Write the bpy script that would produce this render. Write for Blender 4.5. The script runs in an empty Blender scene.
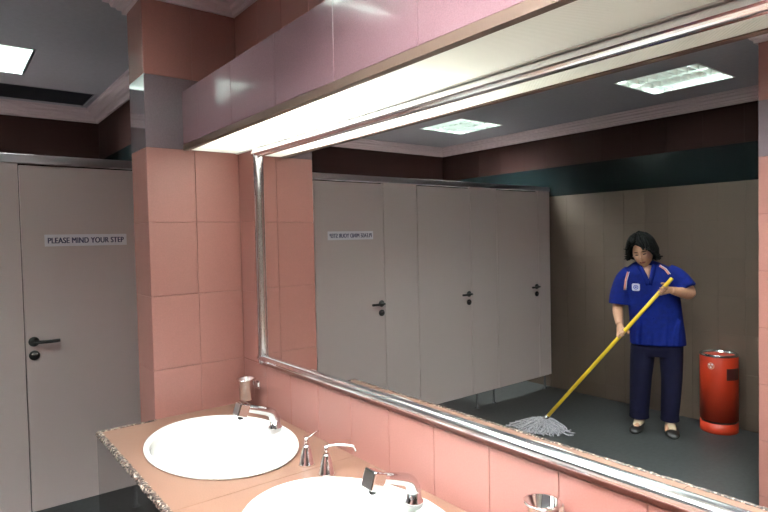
import bpy, bmesh, math, random
from mathutils import Vector, Matrix
from mathutils.bvhtree import BVHTree
random.seed(7)
PI = math.pi
S = bpy.context.scene
C = S.collection

# ------------------------------------------------------------------ camera, world, exposure
cam_d = bpy.data.cameras.new('camera')
cam = bpy.data.objects.new('camera', cam_d); C.objects.link(cam)
cam_d.sensor_width = 36.0; cam_d.lens = 571.593 / 768 * 36.0; cam_d.clip_start = 0.02
r = Vector((0.78810874, -0.61516179, -0.02146138)); u = Vector((0.03581146, 0.01101664, 0.99929784)); f = Vector((0.61449341, 0.78832392, -0.03071215))
M4 = Matrix(((r.x, u.x, -f.x, 0), (r.y, u.y, -f.y, 0), (r.z, u.z, -f.z, 0), (0, 0, 0, 1)))
M4.translation = Vector((-1.06921815, -3.58081318, 1.57082012))
cam.matrix_world = M4
S.camera = cam
w = bpy.data.worlds.new('world'); S.world = w; w.use_nodes = True
w.node_tree.nodes['Background'].inputs[0].default_value = (0.5, 0.5, 0.5, 1)
w.node_tree.nodes['Background'].inputs[1].default_value = 0.05
S.view_settings.view_transform = 'Standard'; S.view_settings.look = 'None'
S.view_settings.gamma = 1.0; S.view_settings.use_curve_mapping = False
S.view_settings.exposure = 0.75
S.cycles.use_denoising = True
S.cycles.max_bounces = 10; S.cycles.diffuse_bounces = 6; S.cycles.glossy_bounces = 6
S.cycles.sample_clamp_indirect = 6.0
TUBE_LIT, TUBE_DIM, LAMP = 36.0, 0.2, 60.0

# ------------------------------------------------------------------ room dimensions (metres)
YP, WP = -1.168, 0.3935            # face of the tiled pier beside the mirror, its width
PIER_T = 0.22
ZB0, ZB1, ZCOR, ZCEIL = 1.9607, 2.2563, 2.5586, 2.655
D, ZS0, ZS2, ZS1 = 0.2431, 1.9586, 1.9819, 2.1997
YM, ZM0, ZM1 = -1.3592, 1.0605, 1.945
WC, ZC = 0.6163, 0.85
W, YB = 3.9003, 1.5593
XQ, YQ = 2.3943, -2.4044
YEND, YFRONT = -4.3, -4.6
ZT, ZR, ZCB = 2.0588, 2.0131, 0.1345

# ------------------------------------------------------------------ materials
MATS = {}
def mat(name, col, rough=0.5, metal=0.0, vary=0.0, scale=60.0, col2=None, bump=0.0, coat=0.0, spec=0.5, emit=None, estr=0.0, rand=0.0, trans=0.0, sss=0.0):
    if name in MATS: return MATS[name]
    m = bpy.data.materials.new(name); m.use_nodes = True
    nt = m.node_tree; b = nt.nodes['Principled BSDF']
    b.inputs['Base Color'].default_value = (*col, 1)
    b.inputs['Roughness'].default_value = rough; b.inputs['Metallic'].default_value = metal
    b.inputs['Specular IOR Level'].default_value = spec
    b.inputs['Coat Weight'].default_value = coat; b.inputs['Coat Roughness'].default_value = 0.05
    b.inputs['Transmission Weight'].default_value = trans
    if emit:
        b.inputs['Emission Color'].default_value = (*emit, 1); b.inputs['Emission Strength'].default_value = estr
    if vary or col2 or bump:
        g = nt.nodes.new('ShaderNodeNewGeometry')
        n = nt.nodes.new('ShaderNodeTexNoise'); n.inputs['Scale'].default_value = scale; n.inputs['Detail'].default_value = 4
        nt.links.new(g.outputs['Position'], n.inputs['Vector'])
        mr = nt.nodes.new('ShaderNodeMapRange')
        mr.inputs[1].default_value = 0.3; mr.inputs[2].default_value = 0.7
        nt.links.new(n.outputs['Fac'], mr.inputs[0])
        mx = nt.nodes.new('ShaderNodeMix'); mx.data_type = 'RGBA'
        c2 = col2 or tuple(c * (1 - vary) for c in col)
        c1 = col if col2 else tuple(c * (1 + vary) for c in col)
        mx.inputs['A'].default_value = (*c1, 1); mx.inputs['B'].default_value = (*c2, 1)
        nt.links.new(mr.outputs[0], mx.inputs['Factor'])
        out = mx.outputs['Result']
        if rand:
            oi = nt.nodes.new('ShaderNodeObjectInfo'); h = nt.nodes.new('ShaderNodeHueSaturation')
            m2 = nt.nodes.new('ShaderNodeMapRange'); m2.inputs[3].default_value = 1 - rand; m2.inputs[4].default_value = 1 + rand
            nt.links.new(oi.outputs['Random'], m2.inputs[0]); nt.links.new(m2.outputs[0], h.inputs['Value'])
            nt.links.new(out, h.inputs['Color']); out = h.outputs['Color']
        nt.links.new(out, b.inputs['Base Color'])
        if bump:
            bp = nt.nodes.new('ShaderNodeBump'); bp.inputs['Strength'].default_value = bump; bp.inputs['Distance'].default_value = 0.002
            nt.links.new(n.outputs['Fac'], bp.inputs['Height']); nt.links.new(bp.outputs[0], b.inputs['Normal'])
    MATS[name] = m
    return m

def speckle(name, cols, scale, rough, coat=0.0):
    m = bpy.data.materials.new(name); m.use_nodes = True
    nt = m.node_tree; b = nt.nodes['Principled BSDF']
    b.inputs['Roughness'].default_value = rough; b.inputs['Coat Weight'].default_value = coat
    g = nt.nodes.new('ShaderNodeNewGeometry'); v = nt.nodes.new('ShaderNodeTexVoronoi'); v.inputs['Scale'].default_value = scale
    nt.links.new(g.outputs['Position'], v.inputs['Vector'])
    s = nt.nodes.new('ShaderNodeSeparateColor'); nt.links.new(v.outputs['Color'], s.inputs[0])
    cr = nt.nodes.new('ShaderNodeValToRGB'); cr.color_ramp.interpolation = 'CONSTANT'
    e = cr.color_ramp.elements
    e[0].position = 0; e[0].color = (*cols[0], 1); e[1].position = 1 / len(cols); e[1].color = (*cols[1], 1)
    for i in range(2, len(cols)):
        k = e.new(i / len(cols)); k.color = (*cols[i], 1)
    nt.links.new(s.outputs[0], cr.inputs[0]); nt.links.new(cr.outputs[0], b.inputs['Base Color'])
    MATS[name] = m
    return m

M_PINK = mat('pink_tile', (0.245, 0.103, 0.088), 0.45, vary=0.07, scale=260, rand=0.03)
M_PINKBASE = mat('pink_grout', (0.19, 0.08, 0.068), 0.8)
M_TAUPE = mat('taupe_tile', (0.100, 0.071, 0.053), 0.55, vary=0.10, scale=220, rand=0.04)
M_TAUPEBASE = mat('taupe_grout', (0.085, 0.061, 0.046), 0.8)
M_PINKSHADE = mat('pink_tile_shaded', (0.030, 0.013, 0.012), 0.7, vary=0.10, scale=220, rand=0.02, spec=0.1)  # pink tile coloured darker, shade of the upper walls put into it
M_BAND = mat('polished_band', (0.14, 0.108, 0.12), 0.06, vary=0.10, scale=300, coat=0.3, rand=0.03)
M_BANDSHADE = mat('polished_band_shaded', (0.007, 0.013, 0.014), 0.16, vary=0.10, scale=300, rand=0.03)  # same band stone, darkened for the dim room it reflects
M_SOFT = mat('mauve_granite', (0.145, 0.078, 0.09), 0.14, vary=0.12, scale=330, coat=0.2, rand=0.02)
M_CEIL = mat('ceiling_paint', (0.40, 0.43, 0.48), 0.8, vary=0.04, scale=40)
M_CORN = mat('cornice_plaster', (0.62, 0.55, 0.58), 0.6)
M_FLOOR = mat('floor_vinyl', (0.032, 0.035, 0.036), 0.45, vary=0.25, scale=35)
M_LAM = mat('speckled_laminate', (0.68, 0.575, 0.565), 0.5, vary=0.10, scale=330)
M_LAMEDGE = mat('laminate_edge', (0.10, 0.08, 0.08), 0.6)
M_ALU = mat('aluminium', (0.62, 0.60, 0.64), 0.3, 0.9)
M_ALUDARK = mat('bronze_anodised', (0.10, 0.06, 0.045), 0.4, 0.3)
M_CHROME = mat('chrome', (0.86, 0.86, 0.88), 0.07, 1.0)
M_FRAME = mat('polished_aluminium', (0.90, 0.90, 0.94), 0.2, 1.0)
M_FOOT = mat('dark_steel', (0.06, 0.06, 0.065), 0.5, 0.2)
M_STEEL = mat('steel', (0.7, 0.72, 0.72), 0.18, 1.0)
M_MIRROR = mat('mirror_silver', (0.90, 0.90, 0.885), 0.0, 1.0)
M_BLACK = mat('black_plastic', (0.012, 0.011, 0.012), 0.3)
M_WHITE = mat('porcelain', (0.86, 0.86, 0.84), 0.12, coat=0.4)
M_SIGN = mat('sign_white', (0.92, 0.90, 0.97), 0.4)
M_NAVY = mat('sign_navy', (0.02, 0.02, 0.12), 0.5)
M_COUNTER = mat('pink_stone', (0.175, 0.092, 0.065), 0.38, vary=0.13, scale=260)
M_GRAN = speckle('granite_chips', [(0.02, 0.016, 0.016), (0.07, 0.045, 0.04), (0.42, 0.36, 0.30), (0.03, 0.022, 0.02), (0.14, 0.08, 0.06), (0.03, 0.02, 0.02)], 170, 0.3)
M_APRON = speckle('polished_granite', [(0.012, 0.010, 0.010), (0.03, 0.025, 0.024), (0.015, 0.013, 0.014), (0.05, 0.042, 0.04)], 240, 0.05, 1.0)
M_TUBE = mat('tube_bright', (0.8, 0.8, 0.8), 0.4, emit=(1.0, 0.99, 0.94), estr=TUBE_LIT)
M_TUBE2 = mat('tube_worn', (0.8, 0.8, 0.8), 0.4, emit=(1.0, 0.99, 0.94), estr=TUBE_DIM)
M_LINER = mat('white_enamel', (0.82, 0.82, 0.80), 0.5)
def diffuser_mat():
    """ribbed opal sheet: lets the tubes' light through"""
    m = bpy.data.materials.new('opal_diffuser'); m.use_nodes = True; nt = m.node_tree; nt.nodes.clear()
    o = nt.nodes.new('ShaderNodeOutputMaterial'); t = nt.nodes.new('ShaderNodeBsdfTranslucent'); d = nt.nodes.new('ShaderNodeBsdfDiffuse'); mx = nt.nodes.new('ShaderNodeMixShader')
    t.inputs[0].default_value = (0.95, 0.96, 0.92, 1); d.inputs[0].default_value = (0.80, 0.83, 0.76, 1); mx.inputs[0].default_value = 0.45
    g = nt.nodes.new('ShaderNodeNewGeometry'); w_ = nt.nodes.new('ShaderNodeTexWave'); w_.bands_direction = 'DIAGONAL'; w_.inputs['Scale'].default_value = 60; bp = nt.nodes.new('ShaderNodeBump'); bp.inputs['Strength'].default_value = 0.35; bp.inputs['Distance'].default_value = 0.002
    nt.links.new(g.outputs['Position'], w_.inputs['Vector']); nt.links.new(w_.outputs['Fac'], bp.inputs['Height']); nt.links.new(bp.outputs[0], d.inputs['Normal']); nt.links.new(bp.outputs[0], t.inputs['Normal'])
    nt.links.new(t.outputs[0], mx.inputs[1]); nt.links.new(d.outputs[0], mx.inputs[2]); nt.links.new(mx.outputs[0], o.inputs[0])
    return m
M_DIFF = diffuser_mat()
M_LOUV = mat('louvre_aluminium', (0.76, 0.83, 0.80), 0.3, 1.0)
M_VENT = mat('vent_dark', (0.04, 0.045, 0.065), 0.5)
M_SKIN = mat('skin', (0.50, 0.27, 0.175), 0.5, vary=0.06, scale=40)
M_SHIRT = mat('royal_blue_cotton', (0.004, 0.012, 0.14), 0.85, vary=0.18, scale=28, bump=0.4, spec=0.15)
M_TROUS = mat('navy_trousers', (0.003, 0.003, 0.018), 0.85, vary=0.2, scale=25, bump=0.3, spec=0.2)
M_HAIR = mat('black_hair', (0.004, 0.0045, 0.0045), 0.6, vary=0.4, scale=90, bump=0.4, spec=0.12)
M_SHOE = mat('black_leather', (0.010, 0.009, 0.009), 0.35)
M_SOCK = mat('cream_strap', (0.55, 0.43, 0.30), 0.7)
M_PIPE = mat('coral_piping', (0.80, 0.33, 0.27), 0.6)
M_YEL = mat('yellow_paint', (0.86, 0.60, 0.03), 0.35)
M_COT = mat('mop_cotton', (0.42, 0.41, 0.44), 0.9, vary=0.3, scale=120)
M_RED = mat('red_paint', (0.42, 0.03, 0.009), 0.42, vary=0.06, scale=10)
M_LIP = mat('lips', (0.22, 0.05, 0.045), 0.5)
M_BROWN = mat('eye_dark', (0.015, 0.010, 0.008), 0.3)

# ------------------------------------------------------------------ helpers
def obj(name, bm, m, parent=None, smooth=False, fix=True):
    if isinstance(bm, bmesh.types.BMesh):
        if fix: bmesh.ops.recalc_face_normals(bm, faces=bm.faces)
        me = bpy.data.meshes.new(name); bm.to_mesh(me); bm.free()
    else:
        me = bm
    if m and not me.materials: me.materials.append(m)
    if smooth:
        for p in me.polygons: p.use_smooth = True
    o = bpy.data.objects.new(name, me); C.objects.link(o)
    if parent: o.parent = parent
    return o

def tag(o, label=None, cat=None, group=None, kind=None):
    if label: o['label'] = label
    if cat: o['category'] = cat
    if group: o['group'] = group
    if kind: o['kind'] = kind
    return o

def thing(name, label, cat, loc=(0, 0, 0), group=None):
    o = bpy.data.objects.new(name, None); C.objects.link(o); o.location = loc; o.empty_display_size = 0.1
    return tag(o, label, cat, group)

def shift(o, root):
    """keep a part built in world coordinates in place under a root that stands at its own location"""
    o.parent = root; o.location = Vector(o.location) - Vector(root.location)
    return o

def box(bm, x0, x1, y0, y1, z0, z1):
    v = [bm.verts.new(p) for p in ((x0, y0, z0), (x1, y0, z0), (x1, y1, z0), (x0, y1, z0), (x0, y0, z1), (x1, y0, z1), (x1, y1, z1), (x0, y1, z1))]
    for q in ((3, 2, 1, 0), (4, 5, 6, 7), (0, 1, 5, 4), (1, 2, 6, 5), (2, 3, 7, 6), (3, 0, 4, 7)):
        bm.faces.new([v[i] for i in q])
    return bm

def bx(*a, bevel=0.0, seg=2):
    bm = bmesh.new(); box(bm, *a)
    if bevel:
        bmesh.ops.bevel(bm, geom=bm.edges[:], offset=bevel, segments=seg, profile=0.5, affect='EDGES')
    return bm

def loft(bm, rings, cap=True, closed=False):
    R = [[bm.verts.new(p) for p in ring] for ring in rings]
    n = len(R[0])
    for a, b in zip(R, R[1:] + ([R[0]] if closed else [])):
        for i in range(n):
            bm.faces.new((a[i], a[(i + 1) % n], b[(i + 1) % n], b[i]))
    if cap and not closed:
        bm.faces.new(R[0][::-1]); bm.faces.new(R[-1])
    return bm

def lathe(bm, prof, centre=(0, 0, 0), n=32, sx=1.0, sy=1.0, cap=True):
    cx, cy, cz = centre
    return loft(bm, [[(cx + rr * sx * math.cos(2 * PI * i / n), cy + rr * sy * math.sin(2 * PI * i / n), cz + z) for i in range(n)] for rr, z in prof], cap)

def tube(bm, pts, rad, n=12, cap=True, flat=1.0):
    pts = [Vector(p) for p in pts]
    if not isinstance(rad, (list, tuple)): rad = [rad] * len(pts)
    rings = []; up = None
    for i, p in enumerate(pts):
        t = (pts[min(i + 1, len(pts) - 1)] - pts[max(i - 1, 0)]).normalized()
        if up is None:
            up = Vector((0, 0, 1)) if abs(t.z) < 0.9 else Vector((0, 1, 0))
        a = (up - t * up.dot(t)).normalized(); b = t.cross(a); up = a
        rings.append([p + (a * math.cos(2 * PI * k / n) * flat + b * math.sin(2 * PI * k / n)) * rad[i] for k in range(n)])
    return loft(bm, rings, cap)

def smooth_path(pts, k=4):
    """Catmull-Rom resampling"""
    P = [Vector(p) for p in pts]; P = [P[0] * 2 - P[1]] + P + [P[-1] * 2 - P[-2]]
    out = []
    for i in range(1, len(P) - 2):
        a, b, c, d = P[i - 1:i + 3]
        for j in range(k):
            t = j / k
            out.append(0.5 * ((2 * b) + (c - a) * t + (2 * a - 5 * b + 4 * c - d) * t * t + (3 * b - a - 3 * c + d) * t ** 3))
    out.append(P[-2]); return out

def voxel(bm, size, smooth=2):
    """one continuous surface out of overlapping closed pieces"""
    bmesh.ops.recalc_face_normals(bm, faces=bm.faces)
    me = bpy.data.meshes.new('voxel'); bm.to_mesh(me); bm.free()
    o = bpy.data.objects.new('voxel', me); C.objects.link(o)
    md = o.modifiers.new('r', 'REMESH'); md.mode = 'VOXEL'; md.voxel_size = size
    if smooth:
        ms = o.modifiers.new('s', 'SMOOTH'); ms.factor = 0.5; ms.iterations = smooth
    dg = bpy.context.evaluated_depsgraph_get()
    out = bpy.data.meshes.new_from_object(o.evaluated_get(dg))
    bpy.data.objects.remove(o); bpy.data.meshes.remove(me)
    return out

def text_mesh(txt, width, height, name):
    cu = bpy.data.curves.new('t', 'FONT'); cu.body = txt; cu.align_x = 'CENTER'; cu.align_y = 'CENTER'; cu.extrude = 0.0; cu.offset = 0.0
    cu.space_character = 1.05
    o = bpy.data.objects.new('t', cu); C.objects.link(o)
    dg = bpy.context.evaluated_depsgraph_get()
    me = bpy.data.meshes.new_from_object(o.evaluated_get(dg)); me.name = name
    bpy.data.objects.remove(o); bpy.data.curves.remove(cu)
    xs = [v.co.x for v in me.vertices]; ys = [v.co.y for v in me.vertices]
    sx = width / (max(xs) - min(xs)); sy = height / (max(ys) - min(ys)); mx = (max(xs) + min(xs)) / 2; my = (max(ys) + min(ys)) / 2
    for v in me.vertices: v.co = ((v.co.x - mx) * sx, 0, (v.co.y - my) * sy)
    bm = bmesh.new()                               # bold: the strokes widened sideways
    for k in range(-1, 2):
        n0 = len(bm.verts); bm.from_mesh(me); bm.verts.ensure_lookup_table()
        for v in bm.verts[n0:]: v.co.x += 0.0013 * k; v.co.y += 0.00004 * k
    bm.to_mesh(me); bm.free()
    return me

TILES = {}
def tile(parent, m, wd, ht, loc, face, t=0.009, name='tile'):
    """one tile; loc is the centre of its front face; face is the side it looks to"""
    g = 0.002 if m is M_PINK or m is M_SOFT else 0.001
    wd = round(wd - g, 4); ht = round(ht - g, 4)
    key = (m.name, wd, ht, t)
    if key not in TILES:
        bm = bmesh.new(); e = 0.0010
        a, b = wd / 2, ht / 2
        back = [bm.verts.new(p) for p in ((-a, t, -b), (a, t, -b), (a, t, b), (-a, t, b))]
        mid = [bm.verts.new(p) for p in ((-a, e, -b), (a, e, -b), (a, e, b), (-a, e, b))]
        fr = [bm.verts.new(p) for p in ((-a + e, 0, -b + e), (a - e, 0, -b + e), (a - e, 0, b - e), (-a + e, 0, b - e))]
        for A, B in ((back, mid), (mid, fr)):
            for i in range(4): bm.faces.new((A[i], A[(i + 1) % 4], B[(i + 1) % 4], B[i]))
        bm.faces.new(fr); bmesh.ops.recalc_face_normals(bm, faces=bm.faces)
        me = bpy.data.meshes.new(name); bm.to_mesh(me); bm.free(); me.materials.append(m); TILES[key] = me
    o = bpy.data.objects.new(name, TILES[key]); C.objects.link(o); o.parent = parent
    o.location = loc; o.rotation_euler = (0, 0, {'-y': 0, '-x': -PI / 2, '+x': PI / 2, '+y': PI}[face])
    return o

# ------------------------------------------------------------------ structure
tag(obj('floor', bx(-W - 0.1, 0.12, YFRONT - 0.1, YB + 0.1, -0.1, 0.0), M_FLOOR), 'dark grey green floor of the washroom', kind='structure')
lamps = [(-0.895, 0.40), (-3.06, 0.42), (-3.13, -1.62), (-0.895, -1.62), (-0.895, -3.55), (-2.0, -1.62), (-1.25, -2.9)]  # entrance, middle and nearer-basin lamps are unseen, added to light the doors
LAMP_GAIN = [1.3, 2.4, 0.15, 0.22, 2.0, 0.6, 5.2]  # strength factor per lamp, set to balance the room's light
LW = 0.295
vent = (-0.72, -0.125, 0.96, 1.445)
def ceiling():
    holes = [(x - LW, x + LW, y - LW, y + LW) for x, y in lamps] + [vent]
    xs = sorted({-W - 0.1, 0.12} | {round(h[i], 4) for h in holes for i in (0, 1)}); ys = sorted({YFRONT - 0.1, YB + 0.1} | {round(h[i], 4) for h in holes for i in (2, 3)})
    bm = bmesh.new()
    for x0, x1 in zip(xs, xs[1:]):
        for y0, y1 in zip(ys, ys[1:]):
            cx, cy = (x0 + x1) / 2, (y0 + y1) / 2
            if any(h[0] < cx < h[1] and h[2] < cy < h[3] for h in holes): continue
            bm.faces.new([bm.verts.new((x, y, ZCEIL)) for x, y in ((x0, y0), (x0, y1), (x1, y1), (x1, y0))])
    bmesh.ops.remove_doubles(bm, verts=bm.verts, dist=1e-5)
    e = bmesh.ops.extrude_face_region(bm, geom=bm.faces[:])
    for v in [g for g in e['geom'] if isinstance(g, bmesh.types.BMVert)]: v.co.z += 0.02
    return bm
tag(obj('ceiling', ceiling(), M_CEIL), 'grey painted ceiling with recessed lamps', kind='structure')
tag(obj('trim_2', bx(-W - 0.1, 0.12, YFRONT - 0.1, YB + 0.1, ZCEIL + 0.20, ZCEIL + 0.24), M_CEIL), 'slab above the suspended ceiling', kind='structure')

CORE = 0.003
wall_right = tag(obj('wall_right', bx(CORE, 0.12, YFRONT, YB + 0.1, 0, ZCEIL), M_PINKBASE), 'pink tiled wall that carries the mirror', kind='structure')
wall_back = tag(obj('wall_back', bx(-W - 0.1, 0.12, YB, YB + 0.1, 0, ZCEIL), M_PINKSHADE), 'wall behind the toilet cubicles with its shade put into the dark colour', kind='structure')
wall_left = tag(obj('wall_left', bx(-W - 0.1, -W - CORE, YFRONT, YB + 0.1, 0, ZCEIL), M_TAUPEBASE), 'taupe tiled wall behind the cleaner', kind='structure')
wall_front = tag(obj('wall_front', bx(-W - 0.1, 0.12, YFRONT - 0.1, YFRONT, 0, ZCEIL), M_TAUPE), 'taupe wall at the entrance end', kind='structure')
bm = bx(-WP + CORE, CORE, YP + CORE, YP + PIER_T, 0, ZCEIL)
wall_pier = tag(obj('wall_pier', bm, M_PINKBASE), 'pink tiled wall stub at the far end of the counter', kind='structure')
wall_entry = tag(obj('wall_entry', bx(-W - CORE, -XQ - CORE, YFRONT, YQ, 0, ZCEIL), M_PINKBASE), 'pink tiled wall block by the entrance', kind='structure')

ROWS = [(ZB0 - 0.3037 * (i + 1), ZB0 - 0.3037 * i) for i in range(6)] + [(0.0, ZB0 - 0.3037 * 6)]
HW = WP / 2
# pier face and pier side
for z0, z1 in ROWS:
    if z1 > ZC:
        for k in range(2): tile(wall_pier, M_PINK, HW, z1 - z0, (-HW * (k + 0.5), YP, (z0 + z1) / 2), '-y')
    tile(wall_pier, M_PINK, PIER_T - 0.004, z1 - z0, (-WP, YP + PIER_T / 2, (z0 + z1) / 2), '-x')
tile(wall_pier, M_BAND, WP, ZB1 - ZB0, (-HW, YP, (ZB0 + ZB1) / 2), '-y', name='band_tile')
tile(wall_pier, M_BAND, PIER_T - 0.004, ZB1 - ZB0, (-WP, YP + PIER_T / 2, (ZB0 + ZB1) / 2), '-x', name='band_tile')
for k in range(2): tile(wall_pier, M_PINK, HW, ZCEIL - ZB1, (-HW * (k + 0.5), YP, (ZB1 + ZCEIL) / 2), '-y')
tile(wall_pier, M_PINK, PIER_T - 0.004, ZCEIL - ZB1, (-WP, YP + PIER_T / 2, (ZB1 + ZCEIL) / 2), '-x')
# mirror wall: corner column, strip under the mirror, row above the light box
JY = [-1.168, -1.392, -1.597, -1.802, -2.010, -2.214, -2.416, -2.619, -2.823, -3.026, -3.23, -3.434, -3.638, -3.842, -4.046, -4.25]
for z0, z1 in ROWS[:4]:
    if z1 > ZM0 + 0.03:
        z0 = max(z0, 1.046)
        tile(wall_right, M_PINK, 0.224, z1 - z0, (0, (JY[0] + JY[1]) / 2, (z0 + z1) / 2), '-x')
for a, b in zip(JY, JY[1:]):
    tile(wall_right, M_PINK, a - b, 1.046 - ZC + 0.006, (0, (a + b) / 2, (1.046 + ZC - 0.006) / 2), '-x')
    tile(wall_right, M_PINK, a - b, ZCEIL - ZB1, (0, (a + b) / 2, (ZCEIL + ZB1) / 2), '-x')
for i in range(8):
    wd = (YB - YP - PIER_T) / 8; y = YP + PIER_T + wd * (i + 0.5)
    tile(wall_right, M_PINKSHADE, wd, ZCEIL - ZB1, (0, y, (ZCEIL + ZB1) / 2), '-x')
    tile(wall_right, M_BANDSHADE, wd, ZB1 - ZB0, (0, y, (ZB0 + ZB1) / 2), '-x', name='band_tile')
    tile(wall_right, M_TAUPE, wd, 0.3037, (0, y, ZB0 - 0.3037 / 2), '-x')
# left wall seen in the mirror
n = 12
for i in range(n):
    wd = (0.0 - YQ) / n; y = YQ + wd * (i + 0.5)
    for z0, z1 in ROWS: tile(wall_left, M_TAUPE, wd, z1 - z0, (-W, y, (z0 + z1) / 2), '+x')
for i in range(13):
    wd = (YB - YQ) / 13; y = YQ + wd * (i + 0.5)
    tile(wall_left, M_BANDSHADE, wd, ZB1 - ZB0, (-W, y, (ZB0 + ZB1) / 2), '+x', name='band_tile')
    tile(wall_left, M_PINKSHADE, wd, ZCEIL - ZB1, (-W, y, (ZCEIL + ZB1) / 2), '+x')
for i in range(5):
    wd = (0.0 - YB) / 5; y = YB + wd * (i + 0.5)
    tile(wall_left, M_TAUPE, -wd, ZB0 - ZT + 0.4, (-W, y, (ZB0 + ZT - 0.4) / 2), '+x')
# entrance block seen at the right end of the mirror
for i in range(5):
    y = YQ - 0.2 * (i + 0.5)
    for z0, z1 in ROWS: tile(wall_entry, M_PINK, 0.2, z1 - z0, (-XQ, y, (z0 + z1) / 2), '+x')
    tile(wall_entry, M_BAND, 0.2, ZB1 - ZB0, (-XQ, y, (ZB0 + ZB1) / 2), '+x', name='band_tile')
    tile(wall_entry, M_PINK, 0.2, ZCEIL - ZB1, (-XQ, y, (ZB1 + ZCEIL) / 2), '+x')

def cornice():
    plan = [(0, YB), (-W, YB), (-W, YQ), (-XQ, YQ), (-XQ, YFRONT), (0, YFRONT), (0, YP), (-WP, YP), (-WP, YP + PIER_T), (0, YP + PIER_T)]
    prof = [(-0.004, ZCOR), (0.016, ZCOR), (0.016, ZCOR + 0.014), (0.030, ZCOR + 0.020), (0.036, ZCOR + 0.032), (0.050, ZCOR + 0.036), (0.056, ZCOR + 0.052), (0.078, ZCOR + 0.062), (0.082, ZCOR + 0.076), (0.1, ZCOR + 0.08), (0.1, ZCEIL + 0.003), (-0.004, ZCEIL + 0.003)]
    n = len(plan); bm = bmesh.new(); rings = []
    for i in range(n):
        p0, p1, p2 = Vector(plan[i - 1]), Vector(plan[i]), Vector(plan[(i + 1) % n])
        d1, d2 = (p1 - p0).normalized(), (p2 - p1).normalized()
        n1, n2 = Vector((-d1.y, d1.x)), Vector((-d2.y, d2.x))   # interior lies to the left of the walk
        rings.append([(p1.x + (n1.x + n2.x) * d, p1.y + (n1.y + n2.y) * d, z) for d, z in prof])
    return loft(bm, rings, cap=False, closed=True)
tag(obj('trim_1', cornice(), M_CORN), 'stepped plaster cornice under the ceiling', kind='structure')

# ------------------------------------------------------------------ light box over the mirror
lb = thing('light_box', 'long tiled light box with glowing underside above the mirror', 'light fixture')
bm = bmesh.new()
box(bm, -D + 0.006, -0.001, YEND, YP - 0.001, ZS1 - 0.02, ZS1 - 0.001)
box(bm, -D + 0.006, -D + 0.020, YEND, YP - 0.001, ZS2, ZS1 - 0.02)
box(bm, -D + 0.006, -0.001, YEND - 0.02, YEND, ZS0 + 0.001, ZS1)
obj('body', bm, M_SOFT, lb)
ys = [YP - 0.001, -1.345] + [-1.67 - 0.328 * i for i in range(8)] + [YEND]
for a, b in zip(ys, ys[1:]):
    tile(lb, M_SOFT, a - b + 0.001, ZS1 - ZS2 + 0.003, (-D, (a + b) / 2, (ZS1 + ZS2) / 2), '-x', t=0.008, name='facing_tile')
bm = bmesh.new()
box(bm, -D - 0.001, -D + 0.004, YEND, YP - 0.001, ZS0 - 0.001, ZS2 - 0.001)
box(bm, -D + 0.004, -D + 0.022, YEND, YP - 0.001, ZS0 - 0.001, ZS0 + 0.003)
obj('edge_trim', bm, M_ALUDARK, lb)
YJ = -3.45
for a, b in ((YP - 0.002, YJ + 0.001), (YJ - 0.001, YEND)):
    bm = bmesh.new(); bm.faces.new([bm.verts.new(p) for p in ((-D + 0.021, a, ZS0 + 0.003), (-D + 0.021, b, ZS0 + 0.003), (-0.012, b, ZS0 + 0.003), (-0.012, a, ZS0 + 0.003))])
    obj('diffuser', bm, M_DIFF, lb)
bm = bmesh.new()
box(bm, -D + 0.021, -0.004, YEND, YP - 0.003, ZS1 - 0.024, ZS1 - 0.021)
box(bm, -D + 0.021, -D + 0.024, YEND, YP - 0.003, ZS0 + 0.005, ZS1 - 0.024)
box(bm, -0.006, -0.003, YEND, YP - 0.003, ZS0 + 0.005, ZS1 - 0.024)
obj('liner', bm, M_LINER, lb)
for y0, y1, m in ((-1.48, -2.30, M_TUBE), (-2.50, -3.60, M_TUBE2)):
    for x in (-0.165, -0.085):
        bm = bmesh.new(); tube(bm, [(x, y0, ZS0 + 0.12), (x, y1, ZS0 + 0.12)], 0.013, 10); obj('tube', bm, m, lb, True)
obj('wall_trim', bx(-0.012, -0.002, YEND, YP - 0.002, ZS0 - 0.001, ZS0 + 0.004), M_LINER, lb)

# ------------------------------------------------------------------ mirror
mir = thing('wall_mirror', 'wide wall mirror in a rounded chrome frame above the washbasins', 'mirror', (0, YM, ZM0))
def fr(name, bm, m, smooth=False):
    return shift(obj(name, bm, m, None, smooth), mir)
fr('mirror_glass', bx(-0.006, -0.001, YEND, YM - 0.012, ZM0 + 0.014, ZM1 - 0.006), M_MIRROR)
def rail(p0, p1, inward):
    """rounded chrome section with a flat lip against the wall; inward = direction to the glass"""
    bm = bmesh.new(); p0, p1, inn = Vector(p0), Vector(p1), Vector(inward); o = Vector((-1, 0, 0))
    prof = [(0.0, 0.001), (0.0, 0.008), (0.004, 0.012)] + [(0.019 - 0.015 * math.cos(a), 0.012 + 0.016 * math.sin(a)) for a in [PI * k / 9 for k in range(1, 9)]] + [(0.034, 0.010), (0.034, 0.001)]
    return loft(bm, [[p + inn * a + o * b for a, b in prof] for p in (p0, p1)])
fr('frame_rail', rail((0, YM, ZM0), (0, YEND, ZM0), (0, 0, 1)), M_FRAME, False)
fr('frame_rail', rail((0, YM, ZM1 + 0.01), (0, YEND, ZM1 + 0.01), (0, 0, -1)), M_FRAME, False)
fr('frame_rail', rail((0, YM, ZM0), (0, YM, ZM1 + 0.01), (0, -1, 0)), M_FRAME, False)

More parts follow.
